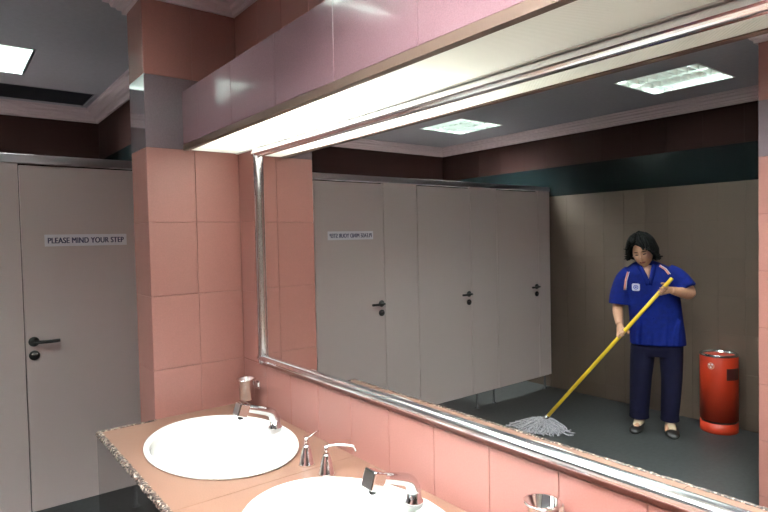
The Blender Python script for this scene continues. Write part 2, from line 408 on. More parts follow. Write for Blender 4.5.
# ------------------------------------------------------------------ counter with basins
BX, BRX, BRY = -0.30, 0.25, 0.34
BASINS = [-1.63, -2.43]
ct = thing('vanity_counter', 'pink stone vanity counter with dark speckled granite edge under the mirror', 'counter', (-0.3, YP, 0))
def part(name, bm, m, smooth=False, root=ct):
    return shift(obj(name, bm, m, None, smooth), root)
EDGE = 0.017
def slab(y1, y0, cy):
    bm = bmesh.new(); N = 72; x0, x1 = -WC + EDGE, -0.001
    inn, out = [], []
    for i in range(N):
        a = 2 * PI * i / N; dx, dy = math.cos(a) * BRX, math.sin(a) * BRY
        inn.append((BX + dx * 0.93, cy + dy * 0.93))
        ts = [((x1 if dx > 0 else x0) - BX) / dx if abs(dx) > 1e-9 else 1e9, ((y1 if dy > 0 else y0) - cy) / dy if abs(dy) > 1e-9 else 1e9]
        t = min(ts); out.append((BX + dx * t, cy + dy * t))
    corners = [(x0, y0), (x1, y0), (x1, y1), (x0, y1)]
    for c in corners:       # snap the nearest outline point to each corner
        k = min(range(N), key=lambda i: (out[i][0] - c[0]) ** 2 + (out[i][1] - c[1]) ** 2); out[k] = c
    rings = [[(x, y, z) for x, y in L] for L, z in ((inn, ZC - 0.04), (out, ZC - 0.04), (out, ZC), (inn, ZC))]
    return loft(bm, rings, closed=True)
SJ = [YP - 0.001, -2.028, -2.84]
part('slab', slab(SJ[0] - 0.02, SJ[1] + 0.0008, BASINS[0]), M_COUNTER)
part('slab', slab(SJ[1] - 0.0008, SJ[2] + 0.0008, BASINS[1]), M_COUNTER)
part('slab', bx(-WC + EDGE, -0.001, YEND, SJ[2] - 0.0008, ZC - 0.04, ZC), M_COUNTER)
def edge(p0, p1, wdir):
    """rough granite nosing: a run of small uneven chips along an edge"""
    bm = bmesh.new(); p0, p1 = Vector(p0), Vector(p1); L = (p1 - p0).length; t = (p1 - p0).normalized(); wd = Vector(wdir)
    n = int(L / 0.009); rings = []
    for i in range(n + 1):
        j = lambda a: random.uniform(-a, a)
        p = p0 + t * (L * i / n)
        rings.append([p + wd * (0.0 + j(0.0025)) + Vector((0, 0, -0.012)), p + wd * (0.001 + j(0.003)) + Vector((0, 0, -0.005)), p + wd * (0.004 + j(0.003)) + Vector((0, 0, 0.001 + j(0.0015))),
                      p + wd * (EDGE * 0.55 + j(0.003)) + Vector((0, 0, 0.003 + j(0.0015))), p + wd * (EDGE + 0.001 + j(0.0022)) + Vector((0, 0, 0.001)), p + wd * (EDGE - 0.0005) + Vector((0, 0, -0.012))])
    return loft(bm, rings)
part('granite_edge', edge((-WC, YP - 0.001, ZC), (-WC, YEND, ZC), (1, 0, 0)), M_GRAN)
part('granite_edge', edge((-WC + 0.01, YP - 0.001, ZC), (-WP, YP - 0.001, ZC), (0, -1, 0)), M_GRAN)
part('end_strip', bx(-WP, -0.001, YP - 0.0205, YP - 0.001, ZC - 0.04, ZC), M_COUNTER)
part('apron', bx(-WC + 0.004, -WC + 0.024, YEND, YP - 0.001, 0.0, ZC - 0.012), M_APRON)
part('end_panel', bx(-WC + 0.024, -0.001, YP - 0.02, YP - 0.001, 0.0, ZC - 0.012), M_APRON)

def basin(cy, label):
    t = thing('washbasin', label, 'washbasin', (BX, cy, ZC), 'oval washbasins set in the counter')
    prof = [(0.985, 0.001), (1.0, 0.006), (0.992, 0.013), (0.965, 0.016), (0.93, 0.013), (0.905, 0.004), (0.885, -0.02), (0.84, -0.06), (0.74, -0.10), (0.55, -0.128), (0.3, -0.140), (0.085, -0.143),
            (0.085, -0.150), (0.30, -0.148), (0.56, -0.137), (0.76, -0.108), (0.86, -0.065), (0.905, -0.02), (0.92, 0.001)]
    # the bowl sits toward the front so that a tap ledge stays at the back
    bm = bmesh.new(); rings = []
    for s, z in prof:
        k = 0.0 if z > -0.001 and s > 0.9 else 0.022
        rings.append([(s * BRX * math.cos(2 * PI * i / 64) * (1 - k * 2) - k, s * BRY * math.sin(2 * PI * i / 64), z) for i in range(64)])
    loft(bm, rings, closed=True)
    b = obj('bowl', bm, M_WHITE, t, True)
    bm = bmesh.new(); lathe(bm, [(0.022, 0), (0.024, 0.003), (0.018, 0.005), (0.006, 0.004)], (-0.022, 0, -0.147), 20)
    obj('drain', bm, M_CHROME, t, True)
    return t
basin(BASINS[0], 'white oval washbasin nearest the tiled pier, shown whole')
basin(BASINS[1], 'white oval washbasin cut off by the lower photo edge')

def tap(cy, label):
    x0 = -0.088
    t = thing('tap', label, 'tap', (x0, cy, ZC + 0.012), 'chrome basin taps')
    bm = bmesh.new(); lathe(bm, [(0.026, 0), (0.026, 0.006), (0.020, 0.012), (0.018, 0.045)], n=24); obj('tap_base', bm, M_CHROME, t, True)
    bm = bmesh.new()
    pts = smooth_path([(0, 0, 0.030), (-0.014, 0, 0.062), (-0.06, 0, 0.082), (-0.115, 0, 0.100)], 5)
    tube(bm, pts, [0.019 - 0.005 * i / (len(pts) - 1) for i in range(len(pts))], 16); obj('spout', bm, M_CHROME, t, True)
    bm = bx(-0.020, 0.020, -0.024, 0.024, -0.024, 0.024, bevel=0.004); bmesh.ops.rotate(bm, verts=bm.verts, matrix=Matrix.Rotation(0.35, 3, 'Y')); bmesh.ops.translate(bm, verts=bm.verts, vec=(-0.132, 0, 0.098))
    obj('outlet_block', bm, M_CHROME, t)
    bm = bmesh.new(); lathe(bm, [(0.010, 0), (0.010, -0.014), (0.008, -0.016)], (-0.137, 0, 0.080), 16); obj('aerator', bm, M_BLACK, t, True)
    return t
tap(BASINS[0], 'chrome tap on the basin nearest the tiled pier')
tap(BASINS[1], 'chrome tap on the basin cut off by the photo edge')

def dispenser(x, y, ang, curve, label):
    t = thing('soap_dispenser', label, 'soap dispenser', (x, y, ZC), 'cone shaped soap dispensers between the basins')
    bm = bmesh.new(); lathe(bm, [(0.026, 0), (0.026, 0.004), (0.022, 0.010), (0.016, 0.040), (0.011, 0.058), (0.009, 0.062)], n=24); obj('cone', bm, M_CHROME, t, True)
    bm = bmesh.new(); tube(bm, [(0, 0, 0.058), (0, 0, 0.088)], 0.0065, 12); obj('stem', bm, M_CHROME, t, True)
    c, s = math.cos(ang), math.sin(ang)
    P = [(0, 0, 0.084), (0.03 * c, 0.03 * s, 0.090), (0.075 * c, 0.075 * s, 0.088), (0.088 * c, 0.088 * s, 0.082), (0.092 * c, 0.092 * s, 0.070)] if curve else [(0, 0, 0.080), (0.03 * c, 0.03 * s, 0.086), (0.062 * c, 0.062 * s, 0.090)]
    bm = bmesh.new(); tube(bm, smooth_path(P, 4), 0.0045 if curve else 0.003, 10); obj('nozzle', bm, M_CHROME, t, True)
    return t
dispenser(-0.158, -1.985, 0.35, False, 'chrome soap dispenser with thin nozzle turned to the wall')
dispenser(-0.150, -2.092, -0.72, True, 'chrome soap dispenser with curved nozzle reaching over the next basin')

def cup(y, z, label):
    t = thing('cup_holder', label, 'cup holder', (-0.002, y, z), 'chrome cups on the wall')
    bm = bmesh.new(); cx = -0.055
    lathe(bm, [(0.026, 0), (0.029, 0.002), (0.035, 0.082), (0.041, 0.086), (0.041, 0.089), (0.034, 0.089), (0.027, 0.008), (0.004, 0.006)], (cx, 0, 0), 32); obj('cup', bm, M_CHROME, t, True)
    obj('bracket', bx(cx + 0.028, 0, -0.010, 0.010, 0.045, 0.065, bevel=0.002), M_CHROME, t)
    bm = bx(-0.004, 0, -0.018, 0.018, 0.037, 0.073, bevel=0.0015); obj('wall_plate', bm, M_CHROME, t)
    return t
cup(-1.310, 0.899, 'chrome cup on the wall in the corner by the pier')
cup(-2.822, 0.906, 'chrome cup on the wall at the lower photo edge')

# ------------------------------------------------------------------ toilet cubicles
DT = 0.03
def lever(x, z, toward, root):
    h = None
    bm = bmesh.new(); lathe(bm, [(0.026, 0), (0.026, 0.008), (0.022, 0.012), (0.009, 0.013), (0.009, 0.045)], n=24)
    bmesh.ops.rotate(bm, verts=bm.verts, matrix=Matrix.Rotation(PI / 2, 3, 'X')); bmesh.ops.translate(bm, verts=bm.verts, vec=(x, 0, z))
    h = obj('handle', bm, M_BLACK, root, True); h['label'] = 'black lever handle'
    bm = bmesh.new(); tube(bm, smooth_path([(x, -0.03, z), (x + toward * 0.012, -0.042, z), (x + toward * 0.06, -0.044, z - 0.002), (x + toward * 0.118, -0.044, z - 0.001)], 4), 0.0095, 12); obj('lever', bm, M_BLACK, h, True)
    bm = bmesh.new(); lathe(bm, [(0.026, 0), (0.026, 0.008), (0.022, 0.012), (0.003, 0.013)], n=24)
    bmesh.ops.rotate(bm, verts=bm.verts, matrix=Matrix.Rotation(PI / 2, 3, 'X')); bmesh.ops.translate(bm, verts=bm.verts, vec=(x, 0, z - 0.074))
    k = obj('lock', bm, M_BLACK, root, True)
    obj('thumb_turn', bx(x - 0.014, x + 0.014, -0.020, -0.012, z - 0.070, z - 0.062, bevel=0.002), M_STEEL, k)

SIGN = text_mesh('PLEASE MIND YOUR STEP', 0.385, 0.031, 'lettering')
SIGN.materials.append(M_NAVY)
def door(x_hinge, x_lock, label, sign):
    """hinge edge nearer the mirror wall, lock edge further from it (x negative)"""
    xc = (x_hinge + x_lock) / 2
    t = thing('cubicle_door', label, 'door', (xc, 0, 0), 'cubicle doors')
    hw = (x_hinge - x_lock) / 2 - 0.003
    obj('door_leaf', bx(-hw, hw, 0, DT, ZCB, ZR - 0.012, bevel=0.0015, seg=1), M_LAM, t)
    lever(-hw + 0.037, 1.056, 1, t)
    if sign:
        x = -hw + 0.105
        s = obj('sign', bx(x, x + 0.418, -0.002, 0.0, 1.566, 1.631), M_SIGN, t); s['label'] = 'white sign reading PLEASE MIND YOUR STEP'
        o = obj('lettering', SIGN, None, s); o.location = (x + 0.209, -0.0026, 1.598)
    for z in (0.45, 1.7):
        obj('hinge', bx(hw - 0.002, hw + 0.004, 0.004, DT - 0.004, z, z + 0.09), M_ALU, t)
    return t
door(-0.082, -0.720, 'cubicle door with a sign, beside the tiled pier, seen directly', True)
door(-1.097, -1.737, 'cubicle door with a sign, leftmost in the mirror', True)
door(-2.093, -2.731, 'cubicle door without a sign, middle one in the mirror', False)
door(-3.082, -3.707, 'cubicle door without a sign, farthest one in the mirror', False)
row = thing('cubicle_row', 'row of grey speckled toilet cubicles with aluminium top rail, without the doors', 'cubicle', (-W / 2, 0.0, 0))
def pilaster(x0, x1):
    xa, xb = min(x0, x1) + 0.001, max(x0, x1) - 0.001
    p = shift(obj('panel', bx(xa, xb, 0, DT, ZCB, ZR, bevel=0.0015, seg=1), M_LAM), row)
    hw = (xb - xa) / 2
    for s_ in ((-1, 1) if hw > 0.12 else (0,)):
        bm = bmesh.new(); lathe(bm, [(0.022, 0), (0.022, 0.006), (0.010, 0.012), (0.010, ZCB + 0.001)], ((xa + xb) / 2 + s_ * (hw - 0.06), DT / 2, 0), 16); obj('foot', bm, M_FOOT, p, True)
for x0, x1 in ((-0.0805, -0.002), (-0.7215, -1.0955), (-1.7385, -2.0915), (-2.7325, -3.0805), (-3.7085, -3.898)): pilaster(x0, x1)
hr = shift(obj('head_rail', bx(-W + 0.002, -0.001, -0.006, DT + 0.006, ZR, ZT, bevel=0.003), M_ALU), row); hr['label'] = 'aluminium top rail'
for x in (-0.91, -1.915, -2.907):
    p = shift(obj('partition', bx(x - 0.012, x + 0.012, 0.032, YB - 0.001, ZCB, ZR - 0.002), M_LAM), row)
    bm = bmesh.new(); lathe(bm, [(0.022, 0), (0.022, 0.006), (0.010, 0.012), (0.010, ZCB + 0.001)], (x, 1.2, 0), 16); obj('foot', bm, M_FOOT, p, True)

# ------------------------------------------------------------------ ceiling lamps and vent
def lamp(x, y, label, gain):
    M_TRAY = mat('lamp_tray_%d' % round(gain * 100), (0.8, 0.8, 0.8), 0.4, emit=(0.93, 1.0, 0.97), estr=LAMP * gain)
    t = thing('ceiling_lamp', label, 'ceiling lamp', (x, y, ZCEIL), 'square louvred lamps in the ceiling')
    a = LW - 0.002; h = 0.075
    bm = bmesh.new()
    for q in ((-a, -a + 0.012, -a, a), (a - 0.012, a, -a, a), (-a + 0.012, a - 0.012, -a, -a + 0.012), (-a + 0.012, a - 0.012, a - 0.012, a)): box(bm, *q, 0.0, h)
    obj('housing', bm, M_LOUV, t)
    obj('tray', bx(-a + 0.012, a - 0.012, -a + 0.012, a - 0.012, h - 0.006, h), M_TRAY, t)
    i0 = -a + 0.012; step = (2 * a - 0.024) / 3
    def blade(L):
        """parabolic V blade along y, thick at the bottom"""
        prof = [(sg * (0.0015 + 0.013 * (zz / 0.042) ** 2), zz + 0.002) for sg, zs in ((1, (0.0, 0.011, 0.022, 0.033, 0.042)), (-1, (0.042, 0.033, 0.022, 0.011, 0.0))) for zz in zs]
        return loft(bmesh.new(), [[(px, yy, pz) for px, pz in prof] for yy in (-L / 2, L / 2)])
    for k in (1, 2):
        o = obj('louvre_blade', blade(2 * a - 0.024), M_LOUV, t); o.location = (i0 + step * k, 0, 0)
    me = None
    for r_ in range(3):
        for k in range(7):
            if me is None:
                o = obj('louvre_blade', blade(step - 0.002), M_LOUV, t); me = o.data
            else:
                o = bpy.data.objects.new('louvre_blade', me); C.objects.link(o); o.parent = t
            o.location = (i0 + step * (r_ + 0.5), -a + 0.012 + (2 * a - 0.024) * (k + 1) / 8, 0); o.rotation_euler = (0, 0, PI / 2)
    return t
LL = ['square ceiling lamp over the cubicle beside the pier, seen directly', 'square ceiling lamp over the cubicles, left one in the mirror', 'square louvred ceiling lamp above the cleaner, right one in the mirror', 'square ceiling lamp in front of the light box', 'unseen ceiling lamp near the entrance, on the mirror side, added to light the doors', 'unseen ceiling lamp in the middle of the washroom, added to light the doors', 'square ceiling lamp above the nearer washbasins']
for (x, y), l, g in zip(lamps, LL, LAMP_GAIN): lamp(x, y, l, g)
vx0, vx1, vy0, vy1 = vent
t = thing('ceiling_vent', 'dark square air vent in the ceiling over the first cubicle', 'vent', ((vx0 + vx1) / 2, (vy0 + vy1) / 2, ZCEIL))
a, b = (vx1 - vx0) / 2 - 0.001, (vy1 - vy0) / 2 - 0.001
bm = bmesh.new()
for q in ((-a, -a + 0.008, -b, b), (a - 0.008, a, -b, b), (-a + 0.008, a - 0.008, -b, -b + 0.008), (-a + 0.008, a - 0.008, b - 0.008, b)): box(bm, *q, -0.003, 0.03)
obj('frame', bm, M_CEIL, t)
obj('back', bx(-a, a, -b, b, 0.03, 0.034), M_VENT, t)
for k in range(12):
    bm = bx(-a + 0.008, a - 0.008, -0.012, 0.012, -0.001, 0.001); bmesh.ops.rotate(bm, verts=bm.verts, matrix=Matrix.Rotation(0.6, 3, 'X'))
    o = obj('slat', bm, M_VENT, t); o.location = (0, -b + 0.03 + (2 * b - 0.06) * k / 11, 0.012)

# ------------------------------------------------------------------ litter bin (seen in the mirror)
FX, FY = 0.89312815, -0.4498023       # direction from the things by the left wall to the mirrored viewer (real space)
RX, RY = -0.4498023, -0.89312815      # the mirror picture's right, in real space
bc = Vector((-3.762, -1.662, 0)); BR = 0.134; BH = 0.605
t = thing('litter_bin', 'red cylindrical litter bin with steel ashtray top by the taupe wall', 'bin', bc)
bm = bmesh.new(); lathe(bm, [(BR - 0.004, 0), (BR, 0.006), (BR, 0.078), (BR - 0.012, 0.078)], n=48); obj('base', bm, M_RED, t, True)
bm = bmesh.new(); lathe(bm, [(BR - 0.014, 0.07), (BR - 0.010, 0.072), (BR - 0.010, 0.102), (BR - 0.014, 0.104)], n=48); obj('groove_band', bm, M_BLACK, t, True)
bm = bmesh.new(); lathe(bm, [(BR - 0.012, 0.097), (BR, 0.097), (BR, BH - 0.012), (BR - 0.004, BH - 0.006), (BR - 0.012, BH - 0.006)], n=48); obj('body', bm, M_RED, t, True)
bm = bmesh.new(); lathe(bm, [(BR - 0.001, BH - 0.008), (BR - 0.001, BH + 0.008), (BR - 0.006, BH + 0.012), (BR - 0.012, BH + 0.006), (BR - 0.03, BH - 0.03), (0.05, BH - 0.04), (0.048, BH - 0.012), (0.04, BH - 0.012), (0.03, BH - 0.05), (0.004, BH - 0.055)], n=48); obj('ashtray_top', bm, M_STEEL, t, True)
def on_bin(ang, z, rad): 
    return Vector(((FX * math.cos(ang) + RX * math.sin(ang)) * rad, (FY * math.cos(ang) + RY * math.sin(ang)) * rad, z))
def curved_plate(a0, a1, z0, z1, rad, th):
    bm = bmesh.new(); rings = []
    for k in range(9):
        an = a0 + (a1 - a0) * k / 8
        rings.append([on_bin(an, z0, rad), on_bin(an, z0, rad + th), on_bin(an, z1, rad + th), on_bin(an, z1, rad)])
    return loft(bm, rings)
o = obj('plate', curved_plate(0.30, 1.15, 0.425, 0.515, BR - 0.001, 0.003), mat('plate_dark', (0.05, 0.012, 0.012), 0.4), t); o['label'] = 'dark plate'
bm = bmesh.new()
cz, ca = 0.53, -0.50
v0 = [bm.verts.new(on_bin(ca + 0.026 / BR * math.cos(q * PI / 12), cz + 0.028 * math.sin(q * PI / 12), BR + 0.0012)) for q in range(24)]
bm.faces.new(v0)
o = obj('emblem', bm, mat('emblem_pale', (0.62, 0.30, 0.24), 0.5), t); o['label'] = 'pale round emblem'
bm = bmesh.new()
for aa, b2 in ((-0.012, 0.010), (0.010, 0.012), (0.0, -0.010)):
    bm.faces.new([bm.verts.new(on_bin(ca + (aa + 0.007 * math.cos(q * PI / 6)) / BR, cz + b2 + 0.007 * math.sin(q * PI / 6), BR + 0.0022)) for q in range(12)])
obj('emblem_mark', bm, M_SIGN, o)

# ------------------------------------------------------------------ mop (seen in the mirror)
P0 = Vector((-3.40, -1.33, 0))
def L2W(p):
    s, fw, z = p
    return Vector((P0.x + s * RX + fw * FX, P0.y + s * RY + fw * FY, z))
HB, HT = Vector((-0.809, 0.315, 0.075)), Vector((0.124, 0.25, 1.231))
HD = (HT - HB).normalized()
mop_at = L2W((HB.x, HB.y, 0))
t = thing('mop', 'string mop with a long yellow handle held by the cleaner', 'mop', mop_at)
bm = bmesh.new(); tube(bm, [L2W(HB) - mop_at, L2W(HT - HD * 0.004) - mop_at, L2W(HT) - mop_at], [0.014, 0.014, 0.010], 16); obj('handle', bm, M_YEL, t, True)
bm = bmesh.new(); tube(bm, [L2W(HB - HD * 0.03) - mop_at, L2W(HB + HD * 0.05) - mop_at], [0.024, 0.017], 16); obj('clamp', bm, M_STEEL, t, True)
bm = bmesh.new(); rnd = random.Random(3)
for i in range(230):
    an = rnd.uniform(0, 2 * PI); L = rnd.uniform(0.55, 1.0)
    es, ef = math.cos(an) * 0.25 * L - 0.045, math.sin(an) * 0.17 * L
    if i % 9 == 0: es += rnd.uniform(0.02, 0.08)
    base = HB - HD * 0.01
    rr = rnd.uniform(0.3, 0.75); wob = lambda q: rnd.uniform(-q, q)
    P = [(base.x, base.y, 0.075), (base.x + es * 0.25 + wob(.02), base.y + ef * 0.25 + wob(.02), 0.078 + wob(.012)), (base.x + es * rr + wob(.03), base.y + ef * rr + wob(.03), 0.018 + (1 - rr) * 0.06 + wob(.008)), (base.x + es * 0.85 + wob(.03), base.y + ef * 0.85 + wob(.03), 0.010 + rnd.uniform(0, .012)), (base.x + es + wob(.03), base.y + ef + wob(.03), 0.007)]
    tube(bm, [L2W(q) - mop_at for q in smooth_path(P, 3)], 0.0055, 5)
o = obj('strands', bm, M_COT, t, True); o['kind'] = 'stuff'; o['label'] = 'whitish cotton strands'

# ------------------------------------------------------------------ cleaner (seen in the mirror); local frame: s = right in the mirror picture, f = toward the viewer, z = up
def ell(c, a, b, n=24, ax=Vector((1, 0, 0)), ay=Vector((0, 1, 0)), pw=2.0):
    out = []
    for k in range(n):
        q = 2 * PI * k / n; cq, sq = math.cos(q), math.sin(q)
        e = 2.0 / pw
        out.append(Vector(c) + ax * (a * math.copysign(abs(cq) ** e, cq)) + ay * (b * math.copysign(abs(sq) ** e, sq)))
    return out
def limb(bm, pts, rad, n=16, k=4, flat=1.0):
    P = smooth_path(pts, k); R = []
    for i in range(len(P)):
        q = i / k; j = min(int(q), len(rad) - 2); R.append(rad[j] + (rad[j + 1] - rad[j]) * (q - j))
    tube(bm, P, R, n, True, flat)
TORSO = [  # z, centre s, centre f, half width, half depth
    (0.690, 0.025, -0.005, 0.203, 0.135), (0.78, 0.020, 0.000, 0.200, 0.137), (0.89, 0.012, 0.010, 0.193, 0.128), (1.00, 0.002, 0.022, 0.190, 0.124), (1.10, -0.010, 0.038, 0.190, 0.124),
    (1.19, -0.022, 0.052, 0.188, 0.116), (1.26, -0.032, 0.062, 0.178, 0.098), (1.305, -0.042, 0.068, 0.145, 0.080), (1.335, -0.052, 0.074, 0.098, 0.066), (1.352, -0.056, 0.078, 0.062, 0.054)]
def torso(bm, grow=0.0, z0=0.0):
    loft(bm, [ell((s, fw, z), a + grow, b + grow, 32, pw=2.3) for z, s, fw, a, b in TORSO if z >= z0])
LSH, LEL, LWR = (-0.185, 0.055, 1.255), (-0.262, 0.055, 0.995), (-0.243, 0.215, 0.862)
RSH, REL, RWR = (0.128, 0.055, 1.255), (0.246, 0.085, 1.105), (0.118, 0.215, 1.137)
# skin body
bm = bmesh.new()
torso(bm, -0.022)
limb(bm, [(-0.062, 0.068, 1.28), (-0.066, 0.088, 1.345), (-0.072, 0.112, 1.40)], [0.062, 0.053, 0.055])
limb(bm, [LSH, (-0.235, 0.05, 1.12), LEL, (-0.258, 0.13, 0.935), LWR], [0.052, 0.047, 0.041, 0.039, 0.027])
limb(bm, [RSH, (0.205, 0.062, 1.18), REL, (0.19, 0.15, 1.115), RWR], [0.052, 0.048, 0.043, 0.040, 0.028])
for s, dx in ((-1, 0), (1, 0)):
    hx, kx, ax_ = (-0.082, -0.102, -0.114) if s < 0 else (0.118, 0.124, 0.110)
    limb(bm, [(hx, 0, 0.74), (kx, 0.012, 0.42), (ax_, -0.008, 0.09), (ax_, -0.01, 0.045)], [0.080, 0.055, 0.036, 0.036])
    limb(bm, [(ax_, -0.02, 0.045), (ax_ - 0.01, 0.05, 0.040), (ax_ - 0.02, 0.11, 0.028)], [0.034, 0.032, 0.022])
# head
hc = Vector((-0.078, 0.128, 1.424))
HM = Matrix.Rotation(0.20, 3, 'Z') @ Matrix.Rotation(-0.16, 3, 'Y') @ Matrix.Rotation(-0.30, 3, 'X')
def head_pt(d, grow=0.0):
    x, y, z = d
    wx = 0.073 * (1 - 0.30 * max(0, -z) ** 1.6); wy = 0.092 * (1 - 0.12 * max(0, -z) ** 2); wz = 0.128
    px, py, pz = x * wx, y * wy, z * wz
    if y > 0:
        g = lambda cx, cz, sx, sz: math.exp(-((x - cx) / sx) ** 2 - ((z - cz) / sz) ** 2)
        py += 0.020 * g(0, -0.17, 0.13, 0.17) + 0.010 * g(0, 0.02, 0.10, 0.16)
        py -= 0.011 * (g(-0.36, 0.06, 0.20, 0.12) + g(0.36, 0.06, 0.20, 0.12))
        py += 0.007 * g(0, -0.50, 0.24, 0.07) + 0.010 * g(0, -0.84, 0.3, 0.16) + 0.004 * g(0, 0.26, 0.5, 0.1)
        py += 0.004 * (g(-0.5, -0.2, 0.22, 0.2) + g(0.5, -0.2, 0.22, 0.2))
    v = Vector((px, py, pz)); 
    if grow: v += Vector((x, y, z)).normalized() * grow
    return hc + HM @ v
def sphere_rings(fn, nu=40, nv=28):
    rings = []
    for j in range(1, nv):
        th = PI * j / nv
        rings.append([fn((math.sin(th) * math.cos(2 * PI * i / nu), math.sin(th) * math.sin(2 * PI * i / nu), -math.cos(th))) for i in range(nu)])
    return rings
loft(bm, sphere_rings(head_pt))
for s in (-1, 1):       # ears
    loft(bm, [[hc + HM @ Vector((s * (0.070 + dx), 0.0 + 0.016 * math.cos(q * PI / 6) * sc, -0.005 + 0.030 * math.sin(q * PI / 6) * sc)) for q in range(12)] for dx, sc in ((-0.006, 0.8), (0.006, 1.0), (0.010, 0.7))])
# hands: palm beside the handle, four fingers wrapped around it, thumb from the palm's side
def hand(bm, centre, wrist, spread):
    """centre: point on the handle axis; spread: +1 if the index finger lies further up the handle"""
    c = Vector(centre); w_ = Vector(wrist); ax = HD * spread
    to = (c - w_); to -= ax * to.dot(ax); to.normalize()          # from wrist toward the handle
    sd = ax.cross(to).normalized()
    if sd.y < 0: sd = -sd                                          # sd points toward the viewer
    pc = c - to * 0.030 - sd * 0.006
    a = w_; b = pc
    rings = []
    for k, (wd, th) in zip((0.0, 0.35, 0.75, 1.0), ((0.026, 0.020), (0.036, 0.017), (0.042, 0.016), (0.040, 0.013))):
        p = a + (b - a) * k + to * (0.012 * k)
        rings.append(ell(p, wd, th, 16, ax, sd, 2.6))
    loft(bm, rings)
    R = 0.0195
    for i, (off, ln, rd) in enumerate(((0.030, 0.92, 0.0082), (0.010, 1.0, 0.0086), (-0.010, 0.95, 0.0082), (-0.029, 0.78, 0.0072))):
        pts = []
        for an in [k * 3.7 * ln / 7 for k in range(8)]:
            q = -0.25 + an
            pts.append(c + ax * (off + 0.002 * math.sin(an)) - to * (R * math.cos(q)) + sd * (R * math.sin(q)) - (to * 0.004 if an == 0 else Vector()))
        tube(bm, [pc + ax * off * 0.95 - to * 0.004] + pts, [rd * 1.15] + [rd * (1 - 0.035 * k) for k in range(8)], 8)
    tp = [pc + ax * 0.026 - to * 0.018, pc + ax * 0.046 - sd * 0.002 + to * 0.004, c + ax * 0.050 - sd * 0.021 + to * 0.006, c + ax * 0.038 - sd * 0.022 + to * 0.026]
    tube(bm, smooth_path(tp, 3), [0.012, 0.0115, 0.011, 0.0105, 0.0102, 0.010, 0.0098, 0.0092, 0.009, 0.0075], 10)
def on_handle(s): 
    k = (s - HB.x) / (HT.x - HB.x); return HB + (HT - HB) * k
hand(bm, on_handle(0.050), RWR, 1)
hand(bm, on_handle(-0.228), LWR, 1)
body_me = voxel(bm, 0.0048, 2)
# shirt
bm = bmesh.new(); torso(bm)
limb(bm, [(-0.150, 0.055, 1.245), (-0.205, 0.052, 1.19), (-0.240, 0.050, 1.09), (-0.250, 0.055, 1.005)], [0.082, 0.082, 0.080, 0.084])
limb(bm, [(0.090, 0.055, 1.250), (0.150, 0.058, 1.222), (0.198, 0.064, 1.175), (0.224, 0.075, 1.135)], [0.080, 0.080, 0.076, 0.078])
# folds hanging from the waist
for s, z0, z1 in ((-0.12, 0.70, 0.95), (-0.03, 0.70, 0.88), (0.07, 0.70, 0.98), (0.15, 0.70, 0.9)):
    limb(bm, [(s, 0.118, z0), (s + 0.01, 0.118, (z0 + z1) / 2), (s + 0.03, 0.108, z1)], [0.022, 0.020, 0.012], 10)
shirt_me = voxel(bm, 0.007, 3)
# trousers
bm = bmesh.new()
loft(bm, [ell((0.020, -0.005, z), a, b, 28, pw=2.4) for z, a, b in ((0.60, 0.165, 0.105), (0.66, 0.182, 0.122), (0.72, 0.185, 0.122), (0.80, 0.178, 0.115))])
for hx, kx, cx, hw in ((-0.080, -0.100, -0.114, 0.076), (0.118, 0.122, 0.107, 0.070)):
    loft(bm, [ell((x, fy, z), a, b, 24) for x, fy, z, a, b in ((cx, -0.004, 0.088, hw, 0.082), (cx, 0.0, 0.13, hw - 0.004, 0.078), ((cx + kx) / 2, 0.004, 0.26, hw + 0.001, 0.078), (kx, 0.010, 0.42, hw + 0.006, 0.085), ((kx + hx) / 2, 0.004, 0.56, hw + 0.014, 0.098), (hx, 0.0, 0.68, hw + 0.018, 0.108))])
trous_me = voxel(bm, 0.007, 3)

bv_shirt = BVHTree.FromPolygons([v.co.copy() for v in shirt_me.vertices], [list(p.vertices) for p in shirt_me.polygons])
bv_body = BVHTree.FromPolygons([v.co.copy() for v in body_me.vertices], [list(p.vertices) for p in body_me.polygons])
def hit(bv, s, z, off=0.003, ymax=0.245):
    h, nrm, i, d = bv.ray_cast(Vector((s, ymax, z)), Vector((0, -1, 0)))
    return (h + Vector((0, off, 0))) if h else Vector((s, 0.1, z))
def hit_dir(bv, o, d, off):
    h, nrm, i, dist = bv.ray_cast(o, d)
    return (h - d * off) if h else None

cleaner = thing('person', 'cleaner in blue short sleeved shirt and navy trousers mopping, looking down', 'person', P0)
def wpart(name, me_or_bm, m, parent=cleaner, smooth=True):
    """from the local frame into the room"""
    if isinstance(me_or_bm, bmesh.types.BMesh):
        bm = me_or_bm
    else:
        bm = bmesh.new(); bm.from_mesh(me_or_bm)
    for v in bm.verts: v.co = L2W(v.co) - P0
    return obj(name, bm, m, parent, smooth)
def patch(bv, outline, off, th=0.003, ymax=0.6):
    """thin piece lying on the cloth: fan of outline points dropped on the surface"""
    bm = bmesh.new()
    top = [bm.verts.new(hit(bv, s, z, off, ymax)) for s, z in outline]
    cs, cz_ = sum(p[0] for p in outline) / len(outline), sum(p[1] for p in outline) / len(outline)
    ctr = bm.verts.new(hit(bv, cs, cz_, off, ymax))
    for i in range(len(top)): bm.faces.new((top[i], top[(i + 1) % len(top)], ctr))
    e = bmesh.ops.extrude_face_region(bm, geom=bm.faces[:])
    for v in [g for g in e['geom'] if isinstance(g, bmesh.types.BMVert)]: v.co.y -= th
    return bm
